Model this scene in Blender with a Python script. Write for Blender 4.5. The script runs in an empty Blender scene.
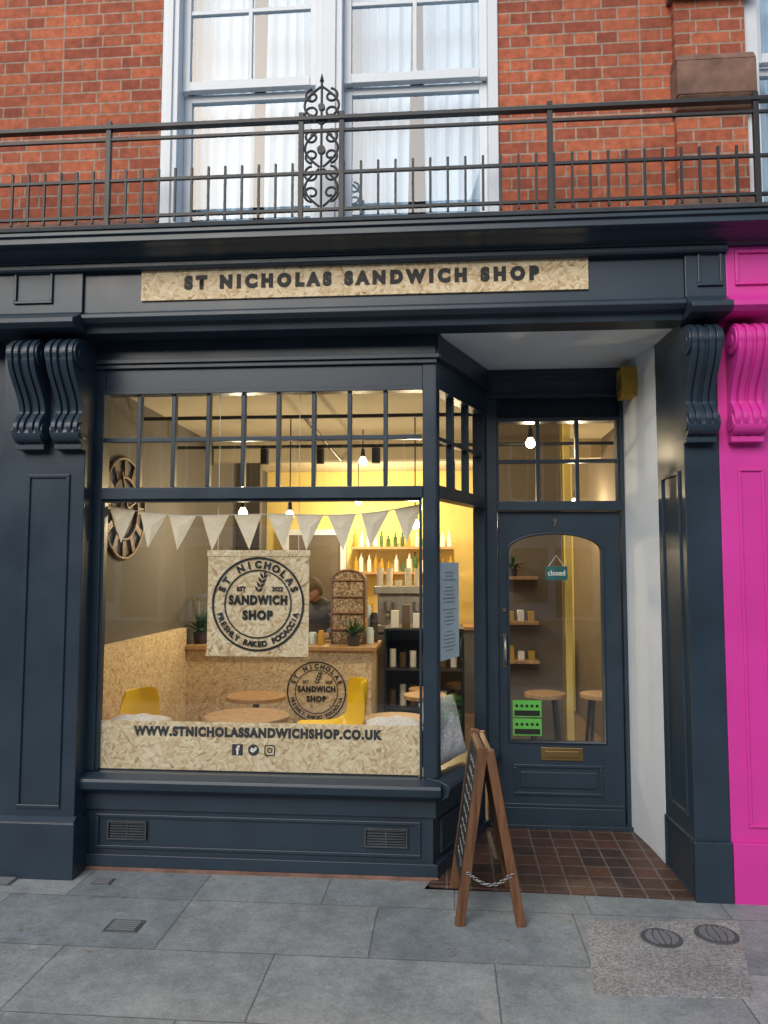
import bpy, bmesh, math, random
from mathutils import Vector, Matrix, Euler
random.seed(7)
scene=bpy.context.scene
COL=scene.collection
GZ=0.04
# ------------------------------------------------------------------ materials
def new_mat(name):
    m=bpy.data.materials.new(name); m.use_nodes=True
    nt=m.node_tree; b=nt.nodes["Principled BSDF"]
    return m,nt,b
def N(nt,t,**kw):
    n=nt.nodes.new(t)
    for k,v in kw.items(): setattr(n,k,v)
    return n
def L(nt,a,b): nt.links.new(a,b)
def objco(nt,expr=None):
    tc=N(nt,'ShaderNodeTexCoord'); return tc.outputs['Object']
def ramp(nt,stops):
    r=N(nt,'ShaderNodeValToRGB'); e=r.color_ramp.elements
    while len(e)<len(stops): e.new(0.5)
    for i,(p,c) in enumerate(stops):
        e[i].position=p; e[i].color=(c[0],c[1],c[2],1)
    return r
def noise(nt,co,scale,detail=4,rough=.55):
    n=N(nt,'ShaderNodeTexNoise'); n.inputs['Scale'].default_value=scale
    n.inputs['Detail'].default_value=detail; n.inputs['Roughness'].default_value=rough
    L(nt,co,n.inputs['Vector']); return n
def bump(nt,b,h,strength=.2,dist=.01):
    bp=N(nt,'ShaderNodeBump'); bp.inputs['Strength'].default_value=strength; bp.inputs['Distance'].default_value=dist
    L(nt,h,bp.inputs['Height']); L(nt,bp.outputs[0],b.inputs['Normal']); return bp
def mixc(nt,fac,a,c,mode='MIX'):
    m=N(nt,'ShaderNodeMix',data_type='RGBA',blend_type=mode)
    for s,v in ((m.inputs[0],fac),(m.inputs[6],a),(m.inputs[7],c)):
        if hasattr(v,'links') or hasattr(v,'is_linked'): L(nt,v,s)
        elif isinstance(v,(tuple,list)): s.default_value=(v[0],v[1],v[2],1)
        else: s.default_value=v
    return m.outputs[2]
def paint(name,c,rough=.4,var=.12,scale=3,bs=.05,metal=0,dirt=True):
    m,nt,b=new_mat(name); co=objco(nt)
    n=noise(nt,co,scale,5)
    r=ramp(nt,[(.3,[x*(1-var) for x in c]),(.7,[min(1,x*(1+var)) for x in c])])
    L(nt,n.outputs[0],r.inputs[0])
    out=r.outputs[0]
    if dirt:
        n3=noise(nt,co,11,6,.7); r3=ramp(nt,[(.58,(0,0,0)),(.8,(1,1,1))]); L(nt,n3.outputs[0],r3.inputs[0])
        g=N(nt,'ShaderNodeMath',operation='MULTIPLY'); L(nt,r3.outputs[0],g.inputs[0]); g.inputs[1].default_value=.25
        out=mixc(nt,g.outputs[0],out,[x*.6+.05 for x in c])
    L(nt,out,b.inputs['Base Color'])
    n2=noise(nt,co,60,3)
    rr=N(nt,'ShaderNodeMapRange'); L(nt,n.outputs[0],rr.inputs[0]); rr.inputs[3].default_value=rough-.1; rr.inputs[4].default_value=rough+.12
    L(nt,rr.outputs[0],b.inputs['Roughness']); b.inputs['Metallic'].default_value=metal
    bump(nt,b,n2.outputs[0],bs,.003)
    return m
M={}
M['navy']=paint('navy_gloss_paint',(.024,.042,.062),.32,.16)
M['black']=paint('black_iron_paint',(.016,.018,.02),.45,bs=.2)
M['ink']=paint('black_ink',(.012,.012,.012),.6,dirt=False)
M['white']=paint('white_gloss_paint',(.74,.78,.82),.4,.05)
M['render']=paint('white_masonry_paint',(.74,.80,.86),.8,.06,1.5,.3)
M['pink']=paint('magenta_paint',(.70,.045,.36),.4,.07)
M['lead']=paint('lead_flashing',(.06,.07,.08),.6,.3,7)
M['brass']=paint('aged_brass',(.30,.20,.08),.4,.15,metal=.85)
M['bronze']=paint('dark_bronze',(.13,.08,.035),.5,.15,metal=.2)
M['yellowwall']=paint('warm_yellow_wall',(.84,.66,.22),.8,.05)
M['ceil']=paint('cream_ceiling',(.55,.48,.34),.9,.06)
M['greywall']=paint('grey_interior_wall',(.11,.10,.085),.8,.1)
M['brownwall']=paint('taupe_interior_wall',(.15,.12,.085),.8,.1)
M['yellow']=paint('yellow_plastic',(.95,.66,.01),.35,.03,dirt=False)
M['cream']=paint('cream_cotton',(.84,.81,.72),.9,.05,dirt=False)
M['steel']=paint('brushed_steel',(.40,.40,.40),.35,.1,metal=.8)
M['green']=paint('green_sticker',(.12,.50,.08),.5,.05,dirt=False)
M['teal']=paint('teal_sign',(.02,.12,.12),.5,.05,dirt=False)
M['plant']=paint('leaf_green',(.05,.12,.03),.6,.4,20)
M['pot']=paint('dark_pot',(.05,.04,.035),.6)
M['amber']=paint('alarm_box_amber',(.50,.30,.03),.5,.15)
M['curtain']=paint('net_curtain',(.66,.75,.82),.95,.1,2)
M['dark']=paint('dark_void',(.02,.02,.022),.9)
M['stone']=paint('red_brown_stone',(.23,.13,.095),.85,.35,9,.8)
M['poster']=paint('poster_paper',(.62,.76,.80),.6,.08)
M['iron']=paint('cast_iron_cover',(.10,.105,.11),.55,.25,15,.5)
M['grey']=paint('grey_plastic',(.22,.23,.24),.5)
M['cushion']=paint('pale_cushion',(.72,.70,.66),.9,.35,24)
M['skin']=paint('skin',(.50,.30,.21),.6,.05,dirt=False)
M['hair']=paint('brown_hair',(.10,.06,.035),.7,.3,40,dirt=False)
M['shirt']=paint('grey_shirt',(.16,.17,.18),.9,.15,dirt=False)
m,nt,b=new_mat('bunting_cloth'); co=objco(nt); n=noise(nt,co,25,3); r=ramp(nt,[(.3,(.78,.75,.66)),(.7,(.9,.88,.80))]); L(nt,n.outputs[0],r.inputs[0]); L(nt,r.outputs[0],b.inputs['Base Color']); b.inputs['Roughness'].default_value=.95
tl=N(nt,'ShaderNodeBsdfTranslucent'); L(nt,r.outputs[0],tl.inputs[0]); mx=N(nt,'ShaderNodeMixShader'); mx.inputs[0].default_value=.4; out=[q for q in nt.nodes if q.type=='OUTPUT_MATERIAL'][0]
L(nt,b.outputs[0],mx.inputs[1]); L(nt,tl.outputs[0],mx.inputs[2]); L(nt,mx.outputs[0],out.inputs[0]); M['cloth']=m

def wood(name,c1,c2,rough=.5,sc=8):
    m,nt,b=new_mat(name); co=objco(nt)
    mp=N(nt,'ShaderNodeMapping'); mp.inputs['Scale'].default_value=(sc,sc,1.2); L(nt,co,mp.inputs[0])
    n=noise(nt,mp.outputs[0],3,6,.6); r=ramp(nt,[(.3,c1),(.7,c2)]); L(nt,n.outputs[0],r.inputs[0])
    L(nt,r.outputs[0],b.inputs['Base Color']); b.inputs['Roughness'].default_value=rough
    bump(nt,b,n.outputs[0],.2,.003); return m
M['wood']=wood('varnished_brown_wood',(.085,.036,.016),(.23,.105,.045),.5,14)
M['tabletop']=wood('light_table_wood',(.36,.20,.09),(.55,.34,.16))
M['floorwood']=wood('floor_boards',(.14,.09,.055),(.24,.17,.11))

def osb(name):
    m,nt,b=new_mat(name); co=objco(nt)
    sx=N(nt,'ShaderNodeSeparateXYZ'); L(nt,co,sx.inputs[0])
    a=N(nt,'ShaderNodeMath',operation='ADD'); L(nt,sx.outputs[0],a.inputs[0]); L(nt,sx.outputs[1],a.inputs[1])
    cb=N(nt,'ShaderNodeCombineXYZ'); L(nt,a.outputs[0],cb.inputs[0]); L(nt,sx.outputs[2],cb.inputs[1])
    wn=noise(nt,cb.outputs[0],14,2)
    vm=N(nt,'ShaderNodeVectorMath',operation='SCALE'); L(nt,wn.outputs['Color'],vm.inputs[0]); vm.inputs['Scale'].default_value=.016
    va=N(nt,'ShaderNodeVectorMath',operation='ADD'); L(nt,cb.outputs[0],va.inputs[0]); L(nt,vm.outputs[0],va.inputs[1])
    cols=[];ds=[]
    for i,ang in enumerate((12,-28,64,128)):
        mp=N(nt,'ShaderNodeMapping'); mp.vector_type='POINT'
        mp.inputs['Rotation'].default_value=(0,0,math.radians(ang)); L(nt,va.outputs[0],mp.inputs[0])
        m2=N(nt,'ShaderNodeMapping'); m2.inputs['Scale'].default_value=(24,85,1); m2.inputs['Location'].default_value=(i*3.3,i*7.1,0); L(nt,mp.outputs[0],m2.inputs[0])
        v=N(nt,'ShaderNodeTexVoronoi'); v.voronoi_dimensions='2D'; v.inputs['Scale'].default_value=1; L(nt,m2.outputs[0],v.inputs['Vector'])
        r=ramp(nt,[(.0,(.34,.20,.09)),(.18,(.60,.42,.22)),(.5,(.76,.60,.37)),(1,(.90,.78,.55))])
        L(nt,v.outputs['Color'],r.inputs[0]); cols.append(r.outputs[0]); ds.append(v.outputs['Distance'])
    s=N(nt,'ShaderNodeTexVoronoi'); s.voronoi_dimensions='2D'; s.inputs['Scale'].default_value=34; L(nt,va.outputs[0],s.inputs['Vector'])
    sp=N(nt,'ShaderNodeSeparateColor'); L(nt,s.outputs['Color'],sp.inputs[0])
    def gt(o):
        g=N(nt,'ShaderNodeMath',operation='GREATER_THAN'); L(nt,o,g.inputs[0]); g.inputs[1].default_value=.5; return g.outputs[0]
    c1=mixc(nt,gt(sp.outputs[0]),cols[0],cols[1]); c2=mixc(nt,gt(sp.outputs[0]),cols[2],cols[3]); c=mixc(nt,gt(sp.outputs[1]),c1,c2)
    L(nt,c,b.inputs['Base Color']); b.inputs['Roughness'].default_value=.75
    bump(nt,b,ds[0],.12,.002); return m
M['osb']=osb('osb_board')

def brick(name,c1,c2,mortar,w=.225,h=.075,axis='xz',mort=.011,bs=.6):
    m,nt,b=new_mat(name); co=objco(nt)
    if axis=='xz':
        sx=N(nt,'ShaderNodeSeparateXYZ'); L(nt,co,sx.inputs[0]); a=N(nt,'ShaderNodeMath',operation='ADD'); L(nt,sx.outputs[0],a.inputs[0]); L(nt,sx.outputs[1],a.inputs[1])
        cb=N(nt,'ShaderNodeCombineXYZ'); L(nt,a.outputs[0],cb.inputs[0]); L(nt,sx.outputs[2],cb.inputs[1]); co=cb.outputs[0]
    wn=noise(nt,co,14,3); vm=N(nt,'ShaderNodeVectorMath',operation='SCALE'); L(nt,wn.outputs['Color'],vm.inputs[0]); vm.inputs['Scale'].default_value=.005
    va=N(nt,'ShaderNodeVectorMath',operation='ADD'); L(nt,co,va.inputs[0]); L(nt,vm.outputs[0],va.inputs[1])
    t=N(nt,'ShaderNodeTexBrick'); L(nt,va.outputs[0],t.inputs['Vector']); t.inputs['Scale'].default_value=1
    t.inputs['Brick Width'].default_value=w; t.inputs['Row Height'].default_value=h; t.inputs['Mortar Size'].default_value=mort*.5
    t.inputs['Mortar Smooth'].default_value=.2; t.inputs['Bias'].default_value=-.1
    if axis=='xz': t.squash=1.75; t.squash_frequency=2; t.offset=.28
    t.inputs['Color1'].default_value=(*c1,1); t.inputs['Color2'].default_value=(*c2,1); t.inputs['Mortar'].default_value=(*mortar,1)
    n=noise(nt,co,22,5,.65); r=ramp(nt,[(.3,(.62,.62,.62)),(.7,(1.15,1.12,1.1))]); L(nt,n.outputs[0],r.inputs[0])
    n2=noise(nt,co,1.3,4); r2=ramp(nt,[(.3,(.78,.78,.8)),(.7,(1.1,1.08,1.05))]); L(nt,n2.outputs[0],r2.inputs[0])
    c=mixc(nt,1.0,t.outputs['Color'],r.outputs[0],'MULTIPLY'); c=mixc(nt,1.0,c,r2.outputs[0],'MULTIPLY')
    L(nt,c,b.inputs['Base Color']); b.inputs['Roughness'].default_value=.9
    inv=N(nt,'ShaderNodeMath',operation='SUBTRACT'); inv.inputs[0].default_value=1; L(nt,t.outputs['Fac'],inv.inputs[1])
    ad=N(nt,'ShaderNodeMath',operation='MULTIPLY_ADD'); L(nt,n.outputs[0],ad.inputs[0]); ad.inputs[1].default_value=.4; L(nt,inv.outputs[0],ad.inputs[2])
    bump(nt,b,ad.outputs[0],bs,.008); return m
M['brick']=brick('red_brick',(.60,.175,.085),(.33,.085,.052),(.46,.35,.27),.118,.0685,mort=.011)
M['brick2']=brick('buff_brick',(.34,.25,.17),(.26,.18,.12),(.3,.27,.24))
M['tile']=brick('quarry_tiles',(.14,.065,.045),(.055,.036,.032),(.19,.16,.14),.125,.125,'xy',.012,.5)
for n in M['tile'].node_tree.nodes:
    if n.type=='TEX_BRICK': n.offset=0; n.inputs['Bias'].default_value=0
    if n.type=='BSDF_PRINCIPLED': n.inputs['Roughness'].default_value=.5

def slabs():
    m,nt,b=new_mat('paving_slabs'); co=objco(nt)
    mp=N(nt,'ShaderNodeMapping'); mp.inputs['Location'].default_value=(.33,.17,0); L(nt,co,mp.inputs[0])
    wn=noise(nt,co,8,3); vm=N(nt,'ShaderNodeVectorMath',operation='SCALE'); L(nt,wn.outputs['Color'],vm.inputs[0]); vm.inputs['Scale'].default_value=.010
    va=N(nt,'ShaderNodeVectorMath',operation='ADD'); L(nt,mp.outputs[0],va.inputs[0]); L(nt,vm.outputs[0],va.inputs[1])
    t=N(nt,'ShaderNodeTexBrick'); L(nt,va.outputs[0],t.inputs['Vector']); t.inputs['Scale'].default_value=1
    t.inputs['Brick Width'].default_value=.93; t.inputs['Row Height'].default_value=.50; t.inputs['Mortar Size'].default_value=.0045; t.offset=.43; t.squash=.7; t.squash_frequency=3
    t.inputs['Mortar Smooth'].default_value=.5
    t.inputs['Color1'].default_value=(.30,.335,.345,1); t.inputs['Color2'].default_value=(.44,.455,.44,1); t.inputs['Mortar'].default_value=(.21,.215,.205,1)
    n=noise(nt,co,2.3,10,.78); r=ramp(nt,[(.28,(.58,.60,.62)),(.5,(.93,.94,.94)),(.72,(1.18,1.16,1.12))]); L(nt,n.outputs[0],r.inputs[0])
    c=mixc(nt,1.0,t.outputs['Color'],r.outputs[0],'MULTIPLY')
    n5=noise(nt,co,12,8,.75); r5=ramp(nt,[(.35,(.78,.78,.77)),(.65,(1.1,1.1,1.1))]); L(nt,n5.outputs[0],r5.inputs[0])
    c=mixc(nt,1.0,c,r5.outputs[0],'MULTIPLY')
    n4=noise(nt,co,90,4,.7); r4=ramp(nt,[(.3,(.75,.75,.75)),(.7,(1.15,1.15,1.15))]); L(nt,n4.outputs[0],r4.inputs[0])
    c=mixc(nt,1.0,c,r4.outputs[0],'MULTIPLY')
    for sc,off,col,f in ((5.5,0,(.16,.16,.16),.45),(4.1,3.7,(.55,.55,.53),.4)):
        m3=N(nt,'ShaderNodeMapping'); m3.inputs['Location'].default_value=(off,off*1.7,0); L(nt,va.outputs[0],m3.inputs[0])
        v=N(nt,'ShaderNodeTexVoronoi'); v.inputs['Scale'].default_value=sc; L(nt,m3.outputs[0],v.inputs['Vector'])
        rv=ramp(nt,[(.04,(1,1,1)),(.075,(0,0,0))]); L(nt,v.outputs['Distance'],rv.inputs[0])
        g=N(nt,'ShaderNodeMath',operation='MULTIPLY'); L(nt,rv.outputs[0],g.inputs[0]); g.inputs[1].default_value=f
        c=mixc(nt,g.outputs[0],c,col)
    L(nt,c,b.inputs['Base Color'])
    rr=N(nt,'ShaderNodeMapRange'); L(nt,n.outputs[0],rr.inputs[0]); rr.inputs[3].default_value=.45; rr.inputs[4].default_value=.8; L(nt,rr.outputs[0],b.inputs['Roughness'])
    inv=N(nt,'ShaderNodeMath',operation='SUBTRACT'); inv.inputs[0].default_value=1; L(nt,t.outputs['Fac'],inv.inputs[1])
    ad=N(nt,'ShaderNodeMath',operation='MULTIPLY_ADD'); L(nt,n4.outputs[0],ad.inputs[0]); ad.inputs[1].default_value=.25; L(nt,inv.outputs[0],ad.inputs[2])
    bump(nt,b,ad.outputs[0],.5,.006); return m
M['slab']=slabs()
def speck(name,base,lo,hi,sc=90):
    m,nt,b=new_mat(name); co=objco(nt)
    v=N(nt,'ShaderNodeTexVoronoi'); v.inputs['Scale'].default_value=sc; L(nt,co,v.inputs['Vector'])
    sp=N(nt,'ShaderNodeSeparateColor'); L(nt,v.outputs['Color'],sp.inputs[0])
    r=ramp(nt,[(.1,lo),(.5,base),(.9,hi)]); L(nt,sp.outputs[0],r.inputs[0])
    n=noise(nt,co,4,5); r2=ramp(nt,[(.3,(.8,.8,.8)),(.7,(1.1,1.1,1.1))]); L(nt,n.outputs[0],r2.inputs[0])
    L(nt,mixc(nt,1.0,r.outputs[0],r2.outputs[0],'MULTIPLY'),b.inputs['Base Color']); b.inputs['Roughness'].default_value=.8
    bump(nt,b,v.outputs['Distance'],.4,.004); return m
M['concrete']=speck('aggregate_concrete',(.36,.36,.335),(.24,.235,.22),(.47,.46,.43),130)
M['wicker']=speck('wicker_weave',(.24,.17,.11),(.12,.08,.05),(.42,.33,.22),70)
M['asphalt']=speck('asphalt',(.05,.05,.052),(.03,.03,.03),(.09,.09,.09))
M['kerb']=speck('granite_kerb',(.3,.3,.3),(.2,.2,.2),(.4,.4,.4))
M['chalk']=speck('chalkboard',(.02,.02,.02),(.015,.015,.015),(.03,.03,.03),20)
M['chalkline']=paint('chalk_marks',(.4,.4,.39),.9,.2)

def glass(name,ior=1.75,tint=(.96,.98,.98)):
    m=bpy.data.materials.new(name); m.use_nodes=True; nt=m.node_tree; nt.nodes.clear()
    o=N(nt,'ShaderNodeOutputMaterial'); mx=N(nt,'ShaderNodeMixShader'); tr=N(nt,'ShaderNodeBsdfTransparent'); gl=N(nt,'ShaderNodeBsdfGlossy')
    fr=N(nt,'ShaderNodeFresnel')
    ge=N(nt,'ShaderNodeNewGeometry'); mr=N(nt,'ShaderNodeMapRange'); mr.inputs[3].default_value=ior; mr.inputs[4].default_value=1/ior   # a thin pane reflects alike from both sides
    L(nt,ge.outputs['Backfacing'],mr.inputs[0]); L(nt,mr.outputs[0],fr.inputs[0])
    tr.inputs[0].default_value=(*tint,1); gl.inputs['Roughness'].default_value=.01
    co=objco(nt); n=noise(nt,co,1.5,2); bp=N(nt,'ShaderNodeBump'); bp.inputs['Strength'].default_value=.03; bp.inputs['Distance'].default_value=.05
    L(nt,n.outputs[0],bp.inputs['Height']); L(nt,bp.outputs[0],gl.inputs['Normal'])
    L(nt,fr.outputs[0],mx.inputs[0]); L(nt,tr.outputs[0],mx.inputs[1]); L(nt,gl.outputs[0],mx.inputs[2]); L(nt,mx.outputs[0],o.inputs[0]); return m
M['glass']=glass('window_glass',1.9); M['glassup']=glass('upper_window_glass',1.9,(.80,.89,.95))
def emis(name,c,s):
    m,nt,b=new_mat(name); b.inputs['Base Color'].default_value=(*c,1); b.inputs['Emission Color'].default_value=(*c,1); b.inputs['Emission Strength'].default_value=s; return m
M['bulb']=emis('lit_bulb',(1,.80,.46),22)
# ------------------------------------------------------------------ geometry helpers
def empty(name,loc=(0,0,0)):
    e=bpy.data.objects.new(name,None); COL.objects.link(e); e.empty_display_size=.1; return e
def fin(name,verts,faces,mat,parent=None,bevel=0,smooth=False,mw=None):
    me=bpy.data.meshes.new(name); me.from_pydata([tuple(v) for v in verts],[],faces)
    if not str(mat).startswith('glass'):
        bm=bmesh.new(); bm.from_mesh(me); bmesh.ops.recalc_face_normals(bm,faces=bm.faces); bm.to_mesh(me); bm.free()
    me.materials.append(M[mat] if isinstance(mat,str) else mat)
    o=bpy.data.objects.new(name,me); COL.objects.link(o)
    if parent: o.parent=parent
    if mw is not None: o.matrix_world=mw
    if bevel:
        b=o.modifiers.new('bevel','BEVEL'); b.width=bevel; b.segments=2; b.limit_method='ANGLE'; b.angle_limit=math.radians(40)
    if smooth:
        for p in me.polygons: p.use_smooth=True
    return o
class B:
    def __init__(s): s.v=[]; s.f=[]
    def box(s,x0,x1,y0,y1,z0,z1):
        n=len(s.v); s.v+=[(x,y,z) for z in (z0,z1) for y in (y0,y1) for x in (x0,x1)]
        s.f+=[tuple(n+i for i in q) for q in ((0,1,3,2),(4,6,7,5),(0,4,5,1),(2,3,7,6),(0,2,6,4),(1,5,7,3))]; return s
    def prism(s,pts,h0,h1,axis='x'):
        """closed polygon extruded. axis x: pts=(y,z); axis z: pts=(x,y); axis y: pts=(x,z)"""
        n=len(s.v); k=len(pts)
        for h in (h0,h1):
            for a,b in pts: s.v.append({'x':(h,a,b),'y':(a,h,b),'z':(a,b,h)}[axis])
        s.f.append(tuple(n+i for i in range(k))[::-1]); s.f.append(tuple(n+k+i for i in range(k)))
        for i in range(k): j=(i+1)%k; s.f.append((n+i,n+j,n+k+j,n+k+i))
        return s
    def cyl(s,c,r,h,seg=20,axis='z',r2=None):
        r2=r if r2 is None else r2; n=len(s.v)
        for hh,rr in ((0,r),(h,r2)):
            for i in range(seg):
                a=2*math.pi*i/seg; u,w=rr*math.cos(a),rr*math.sin(a)
                s.v.append({'z':(c[0]+u,c[1]+w,c[2]+hh),'y':(c[0]+u,c[1]+hh,c[2]+w),'x':(c[0]+hh,c[1]+u,c[2]+w)}[axis])
        s.f.append(tuple(n+i for i in range(seg))[::-1]); s.f.append(tuple(n+seg+i for i in range(seg)))
        for i in range(seg): j=(i+1)%seg; s.f.append((n+i,n+j,n+seg+j,n+seg+i))
        return s
    def beam(s,p,q,w,d,side=Vector((0,1,0))):
        p=Vector(p);q=Vector(q); t=(q-p).normalized(); a=side-side.dot(t)*t; a.normalize(); c=t.cross(a)
        n=len(s.v)
        for e in (p,q):
            for u,v in ((-1,-1),(1,-1),(1,1),(-1,1)): s.v.append(tuple(e+a*u*w/2+c*v*d/2))
        s.f+=[tuple(n+i for i in q2) for q2 in ((3,2,1,0),(4,5,6,7),(0,1,5,4),(1,2,6,5),(2,3,7,6),(3,0,4,7))]; return s
    def frame(s,x0,x1,z0,z1,y,w=.014,d=.012):
        """raised bead rectangle standing d proud of a face at y facing -y"""
        s.box(x0,x1,y-d,y+.001,z1-w,z1); s.box(x0,x1,y-d,y+.001,z0,z0+w); s.box(x0,x0+w,y-d,y+.001,z0+w,z1-w); s.box(x1-w,x1,y-d,y+.001,z0+w,z1-w); return s
    def done(s,name,mat,parent=None,bevel=0,smooth=False,mw=None): return fin(name,s.v,s.f,mat,parent,bevel,smooth,mw)
def curve(name,paths,r,mat,parent=None,cyc=False):
    cu=bpy.data.curves.new(name,'CURVE'); cu.dimensions='3D'; cu.bevel_depth=r; cu.bevel_resolution=2
    for pts in paths:
        sp=cu.splines.new('POLY'); sp.points.add(len(pts)-1)
        for i,p in enumerate(pts): sp.points[i].co=(*p,1)
        sp.use_cyclic_u=cyc
    cu.materials.append(M[mat]); o=bpy.data.objects.new(name,cu); COL.objects.link(o)
    if parent: o.parent=parent
    return o
def plate(name,outer,holes,y0,y1,mat,parent,bevel=0):
    """plate in xz with holes; front face y0, back y1"""
    cu=bpy.data.curves.new(name,'CURVE'); cu.dimensions='2D'; cu.fill_mode='BOTH'; cu.extrude=(y1-y0)/2
    for pts in [outer]+holes:
        sp=cu.splines.new('POLY'); sp.points.add(len(pts)-1); sp.use_cyclic_u=True
        for i,p in enumerate(pts): sp.points[i].co=(p[0],p[1],0,1)
    o=bpy.data.objects.new(name,cu); COL.objects.link(o)
    dg=bpy.context.evaluated_depsgraph_get(); me=bpy.data.meshes.new_from_object(o.evaluated_get(dg))
    bpy.data.objects.remove(o)
    me.transform(Matrix.Translation((0,(y0+y1)/2,0))@Matrix.Rotation(math.radians(90),4,'X'))
    me.materials.clear(); me.materials.append(M[mat]); ob=bpy.data.objects.new(name,me); COL.objects.link(ob); ob.parent=parent
    return ob
def rect(x0,x1,z0,z1): return [(x0,z0),(x1,z0),(x1,z1),(x0,z1)]
def text_mesh(s,size,offset=.0,extrude=.001,space=1.0):
    cu=bpy.data.curves.new('t','FONT'); cu.body=s; cu.size=size; cu.offset=offset*size; cu.extrude=extrude; cu.align_x='CENTER'; cu.space_character=space; cu.resolution_u=4
    o=bpy.data.objects.new('t',cu); COL.objects.link(o); dg=bpy.context.evaluated_depsgraph_get(); dg.update()
    me=bpy.data.meshes.new_from_object(o.evaluated_get(dg)); bpy.data.objects.remove(o); return me
RX=Matrix.Rotation(math.radians(90),4,'X')
def text(name,s,cx,z0,y,width,height,mat,parent,offset=.018,space=1.0,mw=None,ext=.0012):
    """flat letters on a plane facing -y: baseline z0, fitted to width x height"""
    me=text_mesh(s,1,offset,0,space); xs=[v.co.x for v in me.vertices]; ys=[v.co.y for v in me.vertices]
    sx=width/(max(xs)-min(xs)); sy=height/(max(ys)-min(ys)) if height else sx
    T=Matrix.Translation((cx,y,z0))@RX@Matrix.Diagonal((sx,sy,1,1))@Matrix.Translation((-(max(xs)+min(xs))/2,-min(ys),0))
    me.transform(T)
    me.materials.clear(); me.materials.append(M[mat]); o=bpy.data.objects.new(name,me); COL.objects.link(o); o.parent=parent
    if mw is not None: o.matrix_basis=mw
    return o
def logo(name,cx,cz,y,R,mat,parent):
    """round badge: rings, arched lettering, wheat ear"""
    b=B()
    def ring(r0,r1,seg=64):
        n=len(b.v)
        for i in range(seg):
            a=2*math.pi*i/seg
            for r in (r0,r1): b.v.append((cx+r*math.cos(a),y,cz+r*math.sin(a)))
        for i in range(seg): j=(i+1)%seg; b.f.append((n+2*i,n+2*i+1,n+2*j+1,n+2*j))
    ring(R*.955,R); ring(R*.70,R*.73)
    def leaf(px,pz,ang,l,w):
        n=len(b.v); pts=[(0,0),(w,l*.4),(0,l),(-w,l*.4)]
        for u,v in pts:
            b.v.append((px+u*math.cos(ang)-v*math.sin(ang),y,pz+u*math.sin(ang)+v*math.cos(ang)))
        b.f.append((n,n+1,n+2,n+3))
    for k in range(4):
        px,pz=cx+R*(.00+.035*k),cz+R*(.26+.095*k)
        leaf(px,pz,.45,R*.15,R*.03); leaf(px,pz,-.9,R*.15,R*.03)
    leaf(cx+R*.13,cz+R*.6,-.3,R*.12,R*.025)
    b.done(name+'_rings',mat,parent)
    text(name+'_sandwich','SANDWICH',cx,cz-R*.02,y,R*1.27,R*.21,mat,parent,.065,1.2)
    text(name+'_shop','SHOP',cx,cz-R*.34,y,R*.66,R*.21,mat,parent,.065,1.2)
    text(name+'_est','EST',cx-R*.36,cz+R*.27,y,R*.2,R*.1,mat,parent,.04)
    text(name+'_2022','2022',cx+R*.42,cz+R*.27,y,R*.24,R*.1,mat,parent,.04)
    def arc(s,r,a0,a1,h,flip):
        for i,ch in enumerate(s):
            if ch==' ': continue
            t=i/(len(s)-1); a=a0+(a1-a0)*t
            me=text_mesh(ch,1,.055,0); xs=[v.co.x for v in me.vertices]
            sc=h/.73
            rot=(a-math.pi/2) if not flip else (a+math.pi/2)
            base=r if not flip else r+h
            T=Matrix.Translation((cx+base*math.cos(a),y,cz+base*math.sin(a)))@RX@Matrix.Rotation(rot,4,'Z')@Matrix.Scale(sc,4)@Matrix.Translation((-(max(xs)+min(xs))/2,0,0))
            me.transform(T); me.materials.clear(); me.materials.append(M[mat]); o=bpy.data.objects.new(name+'_letter',me); COL.objects.link(o); o.parent=parent
    arc('ST NICHOLAS',R*.77,math.radians(158),math.radians(22),R*.15,False)
    arc('FRESHLY BAKED FOCACCIA',R*.785,math.radians(196),math.radians(344),R*.115,True)

# ------------------------------------------------------------------ building
shop=empty('sandwich_shop_building')
nb=B()
WY=.15
nb.box(-2.0,-1.94,WY,WY+.09,.57,2.85); nb.box(-.125,-.055,WY,WY+.09,.57,2.85)
nb.box(-1.94,-.125,WY+.005,WY+.085,2.68,2.85); nb.box(-1.94,-.125,WY-.012,WY+.09,2.07,2.135)
nb.box(-2.05,-.05,WY-.012,WY+.2,2.862,2.978)
nb.box(-2.0,-.03,WY-.035,WY+.05,2.84,2.866); nb.box(-1.99,-.045,WY-.018,WY+.05,2.815,2.839)
nb.box(-1.94,-.125,WY-.006,WY+.07,2.668,2.692)
for i in range(1,9):
    x=-1.94+1.81*i/9; nb.box(x-.012,x+.012,WY+.015,WY+.055,2.14,2.68)
nb.box(-1.94,-.13,WY+.018,WY+.052,2.398,2.424)
for a in ((-1.94,-1.925,.57,2.07),(-.145,-.13,.57,2.07)): nb.box(a[0],a[1],WY+.012,WY+.06,a[2],a[3])
nb.box(-1.925,-.145,WY+.012,WY+.06,2.055,2.07)
def sillprof(y): return [(y+.0,.455),(y-.03,.46),(y-.075,.49),(y-.085,.53),(y-.08,.545),(y-.02,.565),(y+.2,.575),(y+.2,.455)]
nb.prism(sillprof(WY+.005),-2.06,-.03,'x')
nb.box(-2.02,-.07,WY+.03,WY+.15,GZ-.02,.456)
nb.box(-2.03,-.055,WY+.012,WY+.031,.36,.452); nb.box(-2.035,-.05,WY+.0,WY+.031,GZ+.02,.125)
nb.frame(-1.93,-.14,.15,.335,WY+.03,.018,.014)
nb.done('bay_woodwork','navy',shop,.003)
B().box(-2.04,-.045,WY-.004,WY+.03,GZ-.01,GZ+.019).done('brick_footing','stone',shop,.004)
vb=B()
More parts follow.
